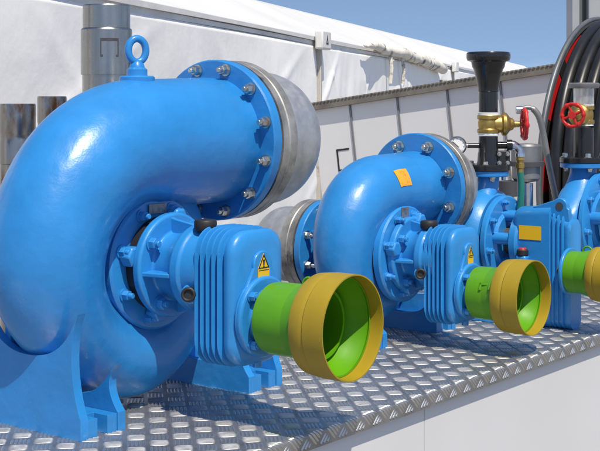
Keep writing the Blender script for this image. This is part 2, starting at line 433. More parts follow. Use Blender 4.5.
def drive_unit(t, cx, cy, zs, zp, k, g, lc=.045, lf=.105):
    """bearing bracket, finned gearbox and shaft guard on the shaft axis (cx, cy, zs); k scales along the shaft, g across"""
    L = lambda l: cy - l * k
    # casing cover plate with its bolts
    cov = MB().lathe([(0, 0), (0, .170*g), (.02, .170*g), (.026, .164*g), (.026, .11*g), (.03, .105*g), (.03, 0)], (cx, L(lc), zs), YN, 64).build('casing_cover', M['blue2'], t, ang=30)
    for i in range(8):
        w = PI / 4 * i + PI / 8 + .1
        p = Vector((cx + math.cos(w) * .142 * g, L(lc) - .0262, zs + math.sin(w) * .142 * g))
        sub(MB().hexbolt(p, YN, .013 * g, .016, stud=.012, spin=i), 'bolt', M['blue2'], cov)
    # near-black drum: shade of the bracket gap put into its colour
    MB().cyl((cx, L(lc) - .028, zs), YN, .120 * g, (lf - lc) * k - .022, 48).build('gap_shade', M['gapshade'], t)
    for w in (2.9, 1.2, 4.5, 6.0):
        hb = MB(); hb.hexbolt((cx + math.cos(w)*.122*g, L(lc) - .029, zs + math.sin(w)*.122*g), YN, .028*g, .034, washer=False)
        hb.build('gland_nut', M['blue2'], t, bevel=.003)
    # bearing bracket: flange, ribbed cone, neck
    br = MB()
    f0 = L(lf)
    br.lathe([(0, .05*g), (0, .128*g), (.004, .132*g), (.020, .132*g), (.025, .127*g), (.025, .088*g), (.030, .084*g), (.055*k, .084*g), (.085*k, .092*g), (.10*k, .106*g), (.105*k, .110*g), (.128*k, .110*g), (.133*k, .105*g), (.18*k, .10*g), (.18*k, .04*g)], (cx, f0, zs), YN, 64, closed=True)
    for i in range(4):
        w = PI / 2 * i + .06
        rot = Matrix.Rotation(-w, 3, 'Y')
        br.prism([(.06*g, .022), (.122*g, .022), (.118*g, .040), (.108*g, .102*k), (.06*g, .102*k)], (cx, f0, zs) , rot @ Vector((1,0,0)), YN, rot @ Vector((0,0,1)), .011)
    bro = br.build('bearing_bracket', M['blue2'], t, bevel=.0025, ang=30)
    for i in range(4):
        w = PI / 2 * i + PI / 4 + .18
        p = Vector((cx + math.cos(w)*.109*g, f0 - .0252, zs + math.sin(w)*.109*g))
        sub(MB().hexbolt(p, YN, .015*g, .016, stud=.010, spin=i*.7), 'bolt', M['blue2'], bro)
    # finned gearbox body
    zc = zs - .056 * g; hx, hz = .093 * g, .158 * g
    rings = []
    def sec(l, gx, rc=.055):
        rings.append(rrect(cx, zc, hx + gx, hz + gx, rc * g + gx, L(l)))
    sec(.262, -.03); sec(.270, -.012); sec(.276, -.010)
    p0, p1, nf = .276, .366, 5; st = (p1 - p0) / nf
    for i in range(nf):
        b0 = p0 + st * i
        for q, gx in ((.18, -.010), (.30, -.004), (.40, .006), (.50, .0085), (.62, .008), (.74, .001), (.84, -.008), (.95, -.010)):
            sec(b0 + st * q, gx)
    for l, gx in ((.368, -.009), (.371, .0), (.374, .003), (.388, .004), (.396, .001), (.401, -.006), (.405, -.018), (.407, -.026)): sec(l, gx)
    gb = MB().loft(rings).build('gearbox', M['blue2'], t, ang=50)
    # raised keyhole cover on the front face: narrow neck round the upper bearing over a wide lower boss
    kb = MB(); out = []
    zr, r1, r2 = zs - .008*g, .034*g, .096*g
    for i in range(25):
        w = math.radians(-8 + 196 * i / 24); out.append((math.cos(w)*r1, zr + .03*g + math.sin(w)*r1))
    n2 = 40
    for i in range(n2 + 1):
        w = math.radians(128 + (412 - 128) * i / n2); out.append((math.cos(w)*r2, zp + math.sin(w)*r2))
    kb.prism(out, (cx, L(.405), 0), (1,0,0), (0,0,1), YN, .010)
    kb.lathe([(0, 0), (0, .097*g), (.010, .097*g), (.014, .093*g), (.014, .066*g), (.026, .060*g), (.026, 0)], (cx, L(.412), zp), YN, 56)
    kbo = kb.build('front_cover', M['blue2'], t, bevel=.003, ang=30)
    for i in range(4):
        w = PI / 2 * i + PI / 4 + .03
        p = Vector((cx + math.cos(w)*.082*g, L(.412) - .0142, zp + math.sin(w)*.082*g))
        sub(MB().hexbolt(p, YN, .0115*g, .014, stud=.004, spin=i), 'bolt', M['blue2'], kbo)
    # breather cap and sight plug
    MB().lathe([(0, 0), (0, .012), (.012, .012), (.012, .025), (.016, .028), (.034, .028), (.038, .025), (.038, 0)], (cx - .036*g, L(.262), zc + hz - .016), UP, 24).build('breather_cap', M['blackm'], t)
    q = Vector((cx - hx - .004, L(.268), zs - .05*g)); d = Vector((-.85, -.5, .1)).normalized()
    pl = MB(); pl.cyl(q, d, .016*g, .022, 24)
    a, u, v = frame(d)
    pl.tube([q + d*.024 + (u*math.cos(2*PI*i/24) + v*math.sin(2*PI*i/24))*.014*g for i in range(24)], .0042, 8, closed=True)
    pl.build('sight_plug', M['blackm'], t)
    sb = MB().cyl(q - d * .03, d, .024*g, .03, 24).build('plug_boss', M['blue2'], t, bevel=.003)
    dc = MB(); dc.cyl((cx + .01, L(.388), zc - hz - .014), UP, .011, .02, 16); dc.build('drain_plug', M['blue2'], t)
    return L, zc, hz

def eye_bolt(t, base, s=1.):
    b = Vector(base); mb = MB()
    mb.lathe([(-.012*s, 0), (-.012*s, .05*s), (.002*s, .05*s), (.006*s, .046*s), (.006*s, .030*s), (.010*s, .029*s), (.024*s, .029*s), (.030*s, .022*s), (.038*s, .020*s), (.046*s, .014*s), (.05*s, 0)], b, UP, 32)
    d = Vector((.90, -.42, 0)).normalized()
    rc = b + UP * .078 * s
    pts = [rc + (d * math.cos(2*PI*i/40) * .026 + UP * math.sin(2*PI*i/40) * .033) * s for i in range(40)]
    mb.tube(pts, .0105 * s, 16, closed=True)
    mb.build('eye_bolt', M['blue'], t, ang=35)

# ------------------------------------------------------------------ PUMP 1 (nearest, largest)
def pump_one():
    cx, cy = 2.378, 2.354; zs, zp, zd = CAMZ - .417, CAMZ - .518, .306
    t = thing('centrifugal_pump', (cx, cy, TOP), 'largest blue pump, nearest the viewer, with a blue eye bolt on top', 'pump', 'blue pumps on the tread plate table')
    tab = [(0, .185, .05), (60, .212, .076), (105, .242, .098), (150, .264, .109), (195, .313, .138), (240, .314, .153), (285, .306, .166)]
    # A = 285: the sweep ends on top, where the outlet starts
    sc = Scroll((cx, cy, zs), tab, .285, .173)
    sc.mesh().build('volute_casing', M['blue'], t, ang=60)
    MB().lathe([(-.13, 0), (-.13, .17), (-.08, .25), (.02, .24), (.043, .185), (.044, 0)], (cx, cy, zs), YN, 72).build('casing_hub', M['blue'], t, ang=60)
    feet(t, cx, cy, .358, .18, (.29, .155), (.178, .07), .118)
    fx = cx + .285
    flange(t, 'discharge_flange', (fx, cy, zs + zd), XP, .223, .034, .10, 12, .2, .019, .0135, PI/12, stud=.012)
    end_fitting(t, (fx + .0345, cy, zs + zd), XP, .222, .066, .255, .192)
    # inlet side, behind the casing
    MB().lathe([(.1, .10), (.22, .125), (.22, .2), (.25, .2), (.25, .08), (.1, .08)], (cx, cy, zs), -YN, 64, closed=True).build('suction_flange', M['blue'], t)
    eye_bolt(t, (cx - .008, cy, zs + zd + .168), .92)
    k, g = 1., 1.
    L, zc, hz = drive_unit(t, cx, cy, zs, zp, k, g)
    warning_sticker(t, (cx, L(.405) - .0105, zs + .012), .042, .076)
    guard(t, (cx, cy - .68, zp), 1., .236, .100)
    np_ = MB().prism([(-.032, -.012), (.032, -.012), (.032, .012), (-.032, .012)], (cx - .01, L(.075), zs + .140), (1,0,0), (0,0,1), YN, .002).build('nameplate', M['plate'], t)
pump_one()

# ------------------------------------------------------------------ PUMP 2
def pump_two():
    cx, cy = 3.513, 2.38; zs, zp, zd = CAMZ - .50, CAMZ - .601, .196
    t = thing('centrifugal_pump', (cx, cy, TOP), 'middle sized blue pump with a small orange sticker on its bend', 'pump', 'blue pumps on the tread plate table')
    tab = [(0, .135, .035), (60, .145, .05), (105, .16, .065), (150, .175, .08), (195, .192, .095), (240, .198, .108), (285, .196, .122)]
    sc = Scroll((cx, cy, zs), tab, .228, .128)
    sc.mesh().build('volute_casing', M['blue'], t, ang=60)
    MB().lathe([(-.1, 0), (-.1, .12), (-.06, .17), (.02, .165), (.04, .15), (.041, 0)], (cx, cy, zs), YN, 72).build('casing_hub', M['blue'], t, ang=60)
    feet(t, cx, cy, .26, .14, (.19, .12), (.11, .06), .1)
    fx = cx + .23
    flange(t, 'discharge_flange', (fx, cy, zs + zd), XP, .190, .026, .08, 8, .154, .021, .0155, PI/8, stud=.012)
    end_fitting(t, (fx + .0265, cy, zs + zd), XP, .188, .06, .17, .15)
    # axial inlet at the back with flange, ring and dome
    MB().lathe([(.08, .05), (.08, .09), (.20, .085), (.20, .05)], (cx, cy, zs), -YN, 48, closed=True).build('suction_neck', M['blue'], t)
    flange(t, 'suction_flange', (cx, cy + .2, zs), Vector((0,1,0)), .16, .026, .06, 8, .13, .017, .0125, PI/8, stud=.02)
    end_fitting(t, (cx, cy + .2265, zs), Vector((0,1,0)), .158, .06, .2, .13)
    L, zc, hz = drive_unit(t, cx, cy, zs, zp, .85, .92, .108, .140)
    warning_sticker(t, (cx, L(.405) - .0105, zs + .008), .033, .066)
    guard(t, (cx, cy - .576, zp), .94, .20, .094, .081, .1139, latch=True)
    sc.patch(276, 292, .88, 1.36).build('orange_sticker', M['orange'], t, ang=60)
    MB().prism([(-.022, -.02), (.022, -.02), (.022, .02), (-.022, .02)], (cx - .012, L(.108) - .0265, zs + .132), (1,0,0), (0,0,1), YN, .002).build('nameplate', M['plate'], t)
pump_two()

# ------------------------------------------------------------------ PUMPS 3 and 4 (upright outlets)
def handwheel(mb, c, axis, R, r):
    a, u, v = frame(axis); c = Vector(c)
    n = 48; pts = []; rad = []
    for i in range(n):
        w = 2*PI*i/n
        pts.append(c + (u*math.cos(w) + v*math.sin(w)) * R); rad.append(r * (1.28 if (i % 8) in (0, 1) else .92))
    mb.tube(pts, rad, 10, closed=True)
    for i in range(4):
        w = PI/2*i + .4
        mb.tube([c, c + (u*math.cos(w) + v*math.sin(w)) * R], r * .7, 8)
    mb.lathe([(-r*1.4, 0), (-r*1.4, r*1.9), (r*1.4, r*1.9), (r*1.4, 0)], c, a, 16)
    return mb
def gate_valve(t, c, r, h, axis, s, wheel_axis=None):
    """brass body round a vertical pipe at c, bonnet and red wheel along axis"""
    c = Vector(c); a = Vector(axis).normalized()
    b = MB()
    b.lathe([(-h/2, 0), (-h/2, r*1.22), (-h*.3, r*1.22), (-h*.26, r*1.05), (-h*.1, r*1.12), (h*.1, r*1.12), (h*.26, r*1.05), (h*.3, r*1.22), (h/2, r*1.22), (h/2, 0)], c, UP, 12)
    b.lathe([(0, r*.9), (r*1.4, r*.95), (r*1.5, r*1.25), (r*1.8, r*1.3), (r*2.0, r*1.2), (r*2.35, r*.75), (r*2.7, r*.62), (r*2.8, r*.38), (r*3.4, r*.34), (r*3.45, r*.22), (r*3.9, r*.2), (r*3.9, 0)], c, a, 24)
    o = b.build('gate_valve', M['brass'], t, bevel=.0015, ang=30)
    w = MB(); handwheel(w, c + a * r * 3.95, a, r*1.6*s, r*.22)
    sub(w, 'handwheel', M['red'], o)
    tp = MB()
    for z in (-h/2 - .008, h/2 - .001):
        tp.cyl(c + UP * z, UP, r*1.12, .009, 24)
    sub(tp, 'seal_tape', M['white'], o)
    return o
def upright_pump(cx, cy, zs, zp, zf, s, fr, label, neck_r, hub=1.):
    t = thing('centrifugal_pump', (cx, cy, TOP), label, 'pump', 'blue pumps on the tread plate table')
    Rn = .12 * s
    tab = [(0, .09*s, .03*s), (80, .10*s, .045*s), (150, .11*s, .054*s), (220, .117*s, .058*s), (285, Rn, neck_r*1.2)]
    sc = Scroll((cx, cy, zs), tab, zf - zs - .02, neck_r * .95, rot=PI/2, shift=Rn)
    sc.mesh().build('volute_casing', M['blue2'], t, ang=60)
    MB().lathe([(-.065*s, 0), (-.065*s, .13*s*hub), (-.05*s, .165*s*hub), (-.015*s, .182*s*hub), (.02*s, .178*s*hub), (.045*s, .160*s*hub), (.05*s, 0)], (cx, cy, zs), YN, 56).build('casing_hub', M['blue2'], t, ang=50)
    nx = cx
    flange(t, 'discharge_flange', (nx, cy, zf - .021), UP, fr, .021, .02, 4, fr*.78, .012, .009, PI/4)
    # cover plate and rim bolts
    L = lambda l: cy - l * s
    cv = MB().lathe([(0, 0), (0, .158*s), (.016, .158*s), (.02, .152*s), (.02, .1*s), (.03, .09*s), (.03, 0)], (cx, L(.055), zs), YN, 56).build('casing_cover', M['blue2'], t, ang=30)
    for i in range(8):
        w = PI/4*i + .2
        sub(MB().hexbolt((cx + math.cos(w)*.138*s, L(.055)-.0202, zs + math.sin(w)*.138*s), YN, .011*s, .014, stud=.008), 'bolt', M['blue2'], cv)
    # open lantern with ribs, dark inside
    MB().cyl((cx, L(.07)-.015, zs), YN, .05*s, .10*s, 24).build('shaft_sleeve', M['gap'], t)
    ln = MB()
    for i in range(5):
        w = 2*PI/5*i + PI*.55; rot = Matrix.Rotation(-w, 3, 'Y')
        d = rot @ Vector((1, 0, 0))
        q = Vector((cx, 0, zs)) + d * .088*s
        ln.tube([q + Vector((0, L(.06), 0)), q + Vector((0, L(.15), 0))], .021*s, 12)
    ln.lathe([(0, .03*s), (0, .115*s), (.022*s, .115*s), (.03*s, .108*s), (.03*s, .03*s)], (cx, L(.142), zs), YN, 48, closed=True)
    lo = ln.build('bearing_bracket', M['blue2'], t, ang=35)
    for i in range(6):
        w = PI/3*i + .3
        sub(MB().hexbolt((cx + math.cos(w)*.098*s, L(.172) - .0005, zs + math.sin(w)*.098*s), YN, .009*s, .01), 'bolt', M['blue2'], lo)
    MB().box((cx - .13*s, cy - .10*s, TOP), (cx + .13*s, cy + .09*s, TOP + .03)).box((cx - .1*s, cy - .06*s, TOP + .03), (cx + .1*s, cy + .05*s, zs - .1*s)).build('pump_foot', M['blue2'], t, bevel=.006)
    return t, nx, L

def pump_three():
    cx, cy = 4.083, 2.28; zs, zp, zf = CAMZ - .50, CAMZ - .608, CAMZ - .254
    t, nx, L = upright_pump(cx, cy, zs, zp, zf, 1., .073, 'small blue pump topped by a tall black filling funnel and brass valve', .042)
    # tall slab sided gearbox with fins on its front edge and a lifting eye
    x0 = cx - .098; hx = .046; gx0 = cx - .098 + .046
    gb = MB()
    def col(y, zt, w): return rrect(gx0, (zt + TOP) / 2, hx * w, (zt - TOP) / 2, .03, y)
    zt0, zt1 = CAMZ - .372, CAMZ - .362
    rings = [col(2.135, zt0 - .03, .7), col(2.125, zt0 - .01, .93), col(2.11, zt0, 1.), col(1.99, zt1, 1.)]
    for i in range(3):
        y = 1.986 - i * .017
        zz = zt1 - .02 - i * .004
        rings += [col(y, zz - .012, .90), col(y - .004, zz - .012, .90), col(y - .007, zz, 1.02), col(y - .012, zz, 1.02), col(y - .015, zz - .012, .90)]
    rings += [col(1.931, zt1 - .045, .98), col(1.920, zt1 - .045, .98), col(1.913, zt1 - .055, .9)]
    gbo = gb.loft(rings).build('gearbox', M['blue2'], t, ang=35)
    # lifting lug on the top
    lug = MB(); ring = []
    yc, zc = 1.957, zt1 + .000
    out = [(2.06, zt1 - .008), (2.02, zt1 - .02), (1.920, zt1 - .06), (1.922, zc - .01)] + [(yc + math.cos(math.radians(w))*.028, zc + math.sin(math.radians(w))*.028) for w in (190, 165, 140, 115, 90, 65, 45)]
    lug.prism(out, (cx - .086, 0, 0), (0,1,0), (0,0,1), (1,0,0), .022)
    lo = lug.build('lifting_lug', M['blue2'], t, bevel=.003)
    sub(MB().cyl((cx - .0865, yc, zc), -XP, .014, .0012, 24), 'lug_hole', M['gap'], lo)
    # sticker and oil cap on the slab side
    MB().prism([(2.020, CAMZ - .482), (2.104, CAMZ - .482), (2.104, CAMZ - .434), (2.020, CAMZ - .434)], (x0 - .0008, 0, 0), (0,1,0), (0,0,1), (-1,0,0), .0012).build('yellow_sticker', M['sticker'], t, smooth=False)
    oc = MB().lathe([(0, 0), (0, .02), (.016, .02), (.02, .016), (.02, 0)], (x0 - .012, 2.085, CAMZ - .535), UP, 20).build('oil_cap', M['blackm'], t)
    sub(MB().lathe([(.0201, 0), (.0201, .014), (.024, .012), (.024, 0)], (x0 - .012, 2.085, CAMZ - .535), UP, 20), 'cap_insert', M['red'], oc)
    bs = MB().box((x0 - .03, 2.065, CAMZ - .57), (x0 + .004, 2.105, CAMZ - .536)).build('oil_boss', M['blue2'], t, bevel=.008)
    guard(t, (cx - .095, 1.752, CAMZ - .580), .80, .165, .070, .0705, .0925)
    MB().lathe([(0, 0), (0, .08), (.012, .08), (.012, 0)], (cx - .090, 1.9225, CAMZ - .580), YN, 40).build('front_cover', M['blue2'], t, bevel=.003)
    # black column: flange, pipe, valve, funnel
    Y0 = cy; u = .003624
    zz = lambda y: CAMZ - (y - 100) * u
    ax = (nx, Y0, 0)
    col_ = MB()
    col_.lathe([(zz(170)+.0005, 0), (zz(170)+.0005, .078), (zz(165), .078), (zz(164), .074), (zz(164), .042), (zz(161), .040), (zz(152), .037), (zz(152), .036), (zz(136), .0345), (zz(136), 0)], ax, UP, 48)
    co = col_.build('black_pipe', M['black'], t, ang=30)
    for w in (.4, 2.0, 3.5, 5.1):
        sub(MB().hexbolt((nx + math.cos(w)*.06, Y0 + math.sin(w)*.06, zz(164)), UP, .009, .010), 'bolt', M['bolt'], co)
    gate_valve(t, (nx, Y0, zz(124)), .033, .064, (.62, -.79, 0), 1.)
    fn = MB().lathe([(zz(112), 0), (zz(112), .0345), (zz(92), .0345), (zz(91), .037), (zz(88), .037), (zz(80), .043), (zz(70), .052), (zz(67), .058), (zz(62), .062), (zz(60.5), .076), (zz(58), .079), (zz(54), .079), (zz(52.5), .076), (zz(52), .068), (zz(53), .06), (zz(62), .05), (zz(90), .028), (zz(90), 0)], ax, UP, 56).build('filling_funnel', M['black'], t, ang=30)
    # gauge on a stub to the left
    gp = Vector((nx, Y0, zz(145.5)))
    gd = Vector((-.60, .80, 0)).normalized()
    MB().tube([gp, gp + gd * .075], .009, 16).build('gauge_stub', M['black'], t)
    gc = gp + gd * .112; face = Vector((-.93, -.36, .05)).normalized()
    g = MB().lathe([(-.016, 0), (-.016, .030), (-.01, .0335), (.006, .0345), (.010, .032), (.008, .029), (.004, .029), (.004, 0)], gc, face, 40)
    g.tube([gp + gd * .07, gc - gd * .03], .0075, 12)
    go = g.build('pressure_gauge', M['chrome'], t, ang=30)
    sub(MB().cyl(gc + face * .0042, face, .0285, .0008, 40), 'dial', M['gauge'], go)
    a, uu, vv = frame(face)
    nd = MB(); d2 = (uu * -.75 + vv * .66)
    nd.tube([gc + face*.0062 - d2*.008, gc + face*.0062 + d2*.022], .0013, 8)
    for i in range(9):
        w = math.radians(-40 + 32.5 * i); dd = uu*math.cos(w) + vv*math.sin(w)
        nd.tube([gc + face*.0058 + dd*.0225, gc + face*.0058 + dd*.0265], .0007, 6)
    sub(nd, 'needle', M['mark'], go)
    # side branch to the right with elbow, brass coupling and green hose
    rd = Vector((.62, -.79, 0)).normalized()
    q = Vector((nx, Y0, zz(145)))
    bb = MB(); bb.tube([q, q + rd * .088], .013, 20); bb.lathe([(0, 0), (0, .02), (.02, .02), (.02, 0)], q + rd*.065, rd, 20)
    bb.build('branch_pipe', M['black'], t)
    cl = MB(); cq = q + rd * .05 - UP * .042
    Rm = Matrix((rd, UP.cross(rd), UP)).transposed()
    cl.box((-.024, -.03, -.034), (.024, .016, .022), Rm, cq)
    clo = cl.build('mounting_clamp', M['blackm'], t, bevel=.004)
    nrm = Rm @ Vector((0, -1, 0))
    for i, j in ((-1, -1), (1, -1), (-1, 1), (1, 1)):
        sub(MB().hexbolt(cq + Rm @ Vector((i*.015, -.0302, j*.016 - .005)), nrm, .006, .008), 'bolt', M['bolt'], clo)
    e0 = q + rd * .085
    pts = [e0 + rd * (.03 * math.sin(w)) - UP * (.03 * (1 - math.cos(w))) for w in [PI/2*i/8 for i in range(9)]]
    pts.append(pts[-1] - UP * .012)
    MB().tube(pts, [.017, .017, .0155] + [.0145]*5 + [.017, .017], 16).build('elbow', M['chrome'], t)
    e1 = pts[-1]
    MB().lathe([(0, 0), (0, .014), (.012, .0155), (.014, .012), (.022, .012), (.024, .015), (.04, .0155), (.042, .0125), (.056, .0125), (.058, .0), ], e1, -UP, 14).build('brass_coupling', M['brass'], t, ang=25)
    h0 = e1 - UP * .055
    hp = [h0 + rd*(.004*math.sin(i*.5)) - UP * (.02*i) - FW * (.0006*i*i*0) for i in range(17)]
    MB().tube(hp, .0125, 16).build('green_hose', M['greenhose'], t)
pump_three()

def pump_four():
    cx, cy = 4.985, 2.33; s = 1.25
    zs, zf = CAMZ - .50, CAMZ - .262
    t, nx, L = upright_pump(cx, cy, zs, zs - .1, zf, s, .098, 'rightmost blue pump, with a clear cup above its brass valve', .058, .72)
    u = .00415
    zz = lambda y: CAMZ - (y - 100) * u
    MB().lathe([(zz(163)+.0005, 0), (zz(163)+.0005, .1), (zz(158.5), .1), (zz(157.5), .095), (zz(157.5), .042), (zz(128), .041), (zz(128), 0)], (nx, cy, 0), UP, 48).build('black_pipe', M['black'], t, ang=30)
    for w in (.7, 2.2, 3.8, 5.4):
        MB().hexbolt((nx + math.cos(w)*.078, cy + math.sin(w)*.078, zz(157.5)), UP, .012, .014).build('bolt', M['bolt'], t)
    gate_valve(t, (nx, cy, zz(115)), .036, .075, (-.99, -.12, 0), .80)
    MB().lathe([(zz(106), 0), (zz(106), .043), (zz(88.2), .043), (zz(88.2), .038), (zz(104), .038), (zz(104), 0)], (nx, cy, 0), UP, 48).build('clear_cup', M['glass'], t, ang=30)
    MB().lathe([(zz(88), .0385), (zz(88), .062), (zz(85.5), .066), (zz(83.5), .066), (zz(82.5), .060), (zz(83.5), .0385)], (nx, cy, 0), UP, 48, closed=True).build('cup_rim', M['grey'], t, ang=30)
    # front end of the drive: flat yellow tag and the bracket
    MB().box((cx - .01, L(.21), zs + .12), (cx + .10, L(.20), zs + .135)).build('yellow_sticker', M['sticker'], t)
    # gearbox just past the picture's right edge
    rings = [rrect(cx, zs - .14, .11 * w, .26, .03, y) for y, w in ((L(.175), .9), (L(.185), 1), (L(.35), 1), (L(.36), .9))]
    MB().loft(rings).build('gearbox', M['blue2'], t, ang=35)
pump_four()

# ------------------------------------------------------------------ table with the tread plate
EDGE = 1.805; X0, X1, Y1 = .6, 7.2, 3.25
def table():
    t = thing('display_table', ((X0+X1)/2, (EDGE+Y1)/2, 0), 'long display table topped with shiny aluminium tread plate over a white skirt', 'table')
    LIP = .039
    pr = [(EDGE + .45, 0)] ; rr = .006
    path = [(Y1, TOP), (EDGE + rr, TOP)] + [(EDGE + rr - rr*math.sin(w), TOP - rr + rr*math.cos(w)) for w in (PI/8, PI/4, 3*PI/8, PI/2)] + [(EDGE, TOP - LIP), (EDGE + .004, TOP - LIP), (EDGE + .004, TOP - .0075), (EDGE + .0085, TOP - .004), (Y1, TOP - .004)]
    mb = MB()
    mb.prism(path, (X0, 0, 0), (0,1,0), (0,0,1), (1,0,0), X1 - X0)
    # five-bar pattern: groups of bars turned by 90 degrees cell by cell, cell axes at 45 degrees to the edge
    c = .0525; s2 = math.sqrt(.5)
    e1 = (s2, s2); e2 = (s2, -s2)
    def fold(x, d, h):                # d = distance inwards from the edge (negative: down the lip), h = height above the skin
        q = PI * rr / 2
        if d >= rr: return Vector((x, EDGE + d, TOP + h))
        if d > rr - q:
            w = (rr - d) / rr
            return Vector((x, EDGE + rr - (rr + h) * math.sin(w), TOP - rr + (rr + h) * math.cos(w)))
        return Vector((x, EDGE - h, TOP - rr + (d - (rr - q))))
    vs, fs = [], []
    prof = [(-.5, .25, 0.), (-.42, .72, .6), (-.32, .92, .88), (-.22, 1., .96), (-.12, 1., 1.), (0, 1., 1.), (.12, 1., 1.), (.22, 1., .96), (.32, .92, .88), (.42, .72, .6), (.5, .25, 0.)]
    L, W, Hh = c * .88, c * .062, .0024
    umin, umax = 1.2, 6.4
    n = 130
    for i in range(-10, 190):
        for j in range(-110, 110):
            gx = 1.0 + (i * e1[0] + j * e2[0]) * c; gd = (i * e1[1] + j * e2[1]) * c 
            if not (-.06 < gd < 1.02 and 1.0 < gx < 6.9): continue
            dirv, nrm = (e1, e2) if (i + j) % 2 else (e2, e1)
            for k in range(5):
                off = (k - 2) * c * .178
                bx, bd = gx + nrm[0]*off, gd + nrm[1]*off
                lo = min(bd + dirv[1]*L*.5, bd - dirv[1]*L*.5)
                lk = L * (.95 if k in (0, 4) else 1.)
                pts = []
                ok = False
                for (a, w, h) in prof:
                    px, pd = bx + dirv[0]*a*lk, bd + dirv[1]*a*lk
                    pts.append((px, pd, w, h))
                pts = [p for p in pts if p[1] >= -(LIP - .006)]
                if len(pts) < 3: continue
                o = len(vs)
                for (px, pd, w, h) in pts:
                    for sgn, hh in ((-1, 0), (-.4, .92), (.4, .92), (1, 0)):
                        vs.append(fold(px + nrm[0]*W*w*sgn*1.0, pd + nrm[1]*W*w*sgn, (h*hh)*Hh - .0001))
                for m in range(len(pts) - 1):
                    for q in range(3): fs.append((o+m*4+q, o+m*4+q+1, o+m*4+5+q, o+m*4+4+q))
                # close cut ends
                fs.append((o, o+1, o+2, o+3)); e = o + (len(pts)-1)*4; fs.append((e+3, e+2, e+1, e))
    nplain = len(mb.f)
    mb.add(vs, fs)
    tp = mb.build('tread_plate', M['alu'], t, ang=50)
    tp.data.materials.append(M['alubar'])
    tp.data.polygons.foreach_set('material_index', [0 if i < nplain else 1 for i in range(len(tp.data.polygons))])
    # dark frame under the plate and the white skirt
    MB().box((X0 + .01, EDGE + .028, TOP - .10), (X1 - .01, Y1 - .01, TOP - .0045)).build('table_frame', M['gap'], t)
    sk = MB()
    xs = [X0 + .01, 2.92, 4.9, X1 - .01]
    for a, b in zip(xs, xs[1:]):
        o = MB().box((a + .0015, EDGE + .020, .03), (b - .0015, EDGE + .026, TOP - .0412)).build('skirt_panel', M['skirt'], t)
    MB().box((X0 + .01, EDGE + .030, .0), (X0 + .02, Y1 - .01, TOP - .10)).build('skirt_end', M['skirt'], t)
table()

# ------------------------------------------------------------------ stainless cylinders behind pump 1
def cylinder(px, D, r, ztop, label, m, collar=True):
    c = P(D, (px - 300) / 1280 * D, 0)
    t = thing('steel_cylinder', (c.x, c.y, TOP), label, 'steel cylinder', 'stainless cylinders behind the largest pump')
    zt = CAMZ + ztop; H = zt - TOP
    if collar:
        prof = [(0, 0), (0, r*.97), (H - .24*1.0, r*.97), (H - .245+.01, r*.97), (H - .236, r*1.03), (H - .085, r*1.03), (H - .08, r*1.0), (H - .078, r*.955), (H - .004, r*.955), (H, r*.93), (H, r*.78), (H - .05, r*.78), (H - .05, 0)]
    else:
        prof = [(0, 0), (0, r*.95), (H - .20, r*.95), (H - .198, r), (H - .125, r), (H - .12, r*.97), (H - .10, r*.97), (H - .095, r), (H - .006, r), (H, r*.97), (H, r*.8), (H - .05, r*.8), (H - .05, 0)]
    MB().lathe(prof, (c.x, c.y, TOP), UP, 72).build('barrel', M[m], t, ang=25)
    if collar:       # keyed notch outlined on the collar, with a flat strip running down from it
        k = MB(); w0 = math.atan2(-c.y, -c.x) + .12
        def pt(w, z, rr): return Vector((c.x + math.cos(w)*rr, c.y + math.sin(w)*rr, z))
        def strip(wa, za, wb, zb, rr):
            n = 6
            for i in range(n):
                a, b = wa + (wb-wa)*i/n, wa + (wb-wa)*(i+1)/n
                k.add([pt(a, za, rr), pt(b, za, rr), pt(b, zb, rr), pt(a, zb, rr), pt(a, za, rr-.004), pt(b, za, rr-.004), pt(b, zb, rr-.004), pt(a, zb, rr-.004)], [(0,1,2,3),(4,7,6,5),(0,4,5,1),(3,2,6,7),(0,3,7,4),(1,5,6,2)])
        R = r*1.03 + .0012; z1 = zt - .115
        strip(w0-.36, z1, w0+.36, z1-.010, R)
        for s in (-1, 1):
            strip(w0+s*.36, z1, w0+s*.32, z1-.055, R)
            strip(w0+s*.36, z1-.055, w0+s*.25, z1-.063, R)
            strip(w0+s*.36, z1-.063, w0+s*.32, z1-.12, R) if False else None
        k.build('keyway', M['gap'], t)
        f = MB()
        def fstrip(wa, wb, za, zb, rr):
            n = 8
            vs, fs = [], []
            for i in range(n+1):
                a = wa + (wb-wa)*i/n
                for z in (za, zb):
                    vs += [pt(a, z, rr), pt(a, z, rr-.006)]
            for i in range(n):
                o = i*4; q = o+4
                fs += [(o, q, q+2, o+2), (o+1, o+3, q+3, q+1), (o, o+1, q+1, q), (o+2, q+2, q+3, o+3)]
            fs += [(0,2,3,1), (n*4, n*4+1, n*4+3, n*4+2)]
            f.add(vs, fs)
        fstrip(w0-.30, w0+.30, zt-.235, zt-.127, r*1.03 + .0008)
        f.build('flat_key', M['steel'], t)
    return t
cylinder(106.5, 4.35, .084, .322, 'tall polished stainless cylinder with a notched collar behind the eye bolt', 'steel')
cylinder(17.5, 4.25, .060, -.012, 'leftmost short stainless cylinder with brown stained side', 'steelrust', False)
cylinder(52, 4.75, .054, .014, 'short stainless cylinder between the stained one and the tall polished one', 'steelrust', False)

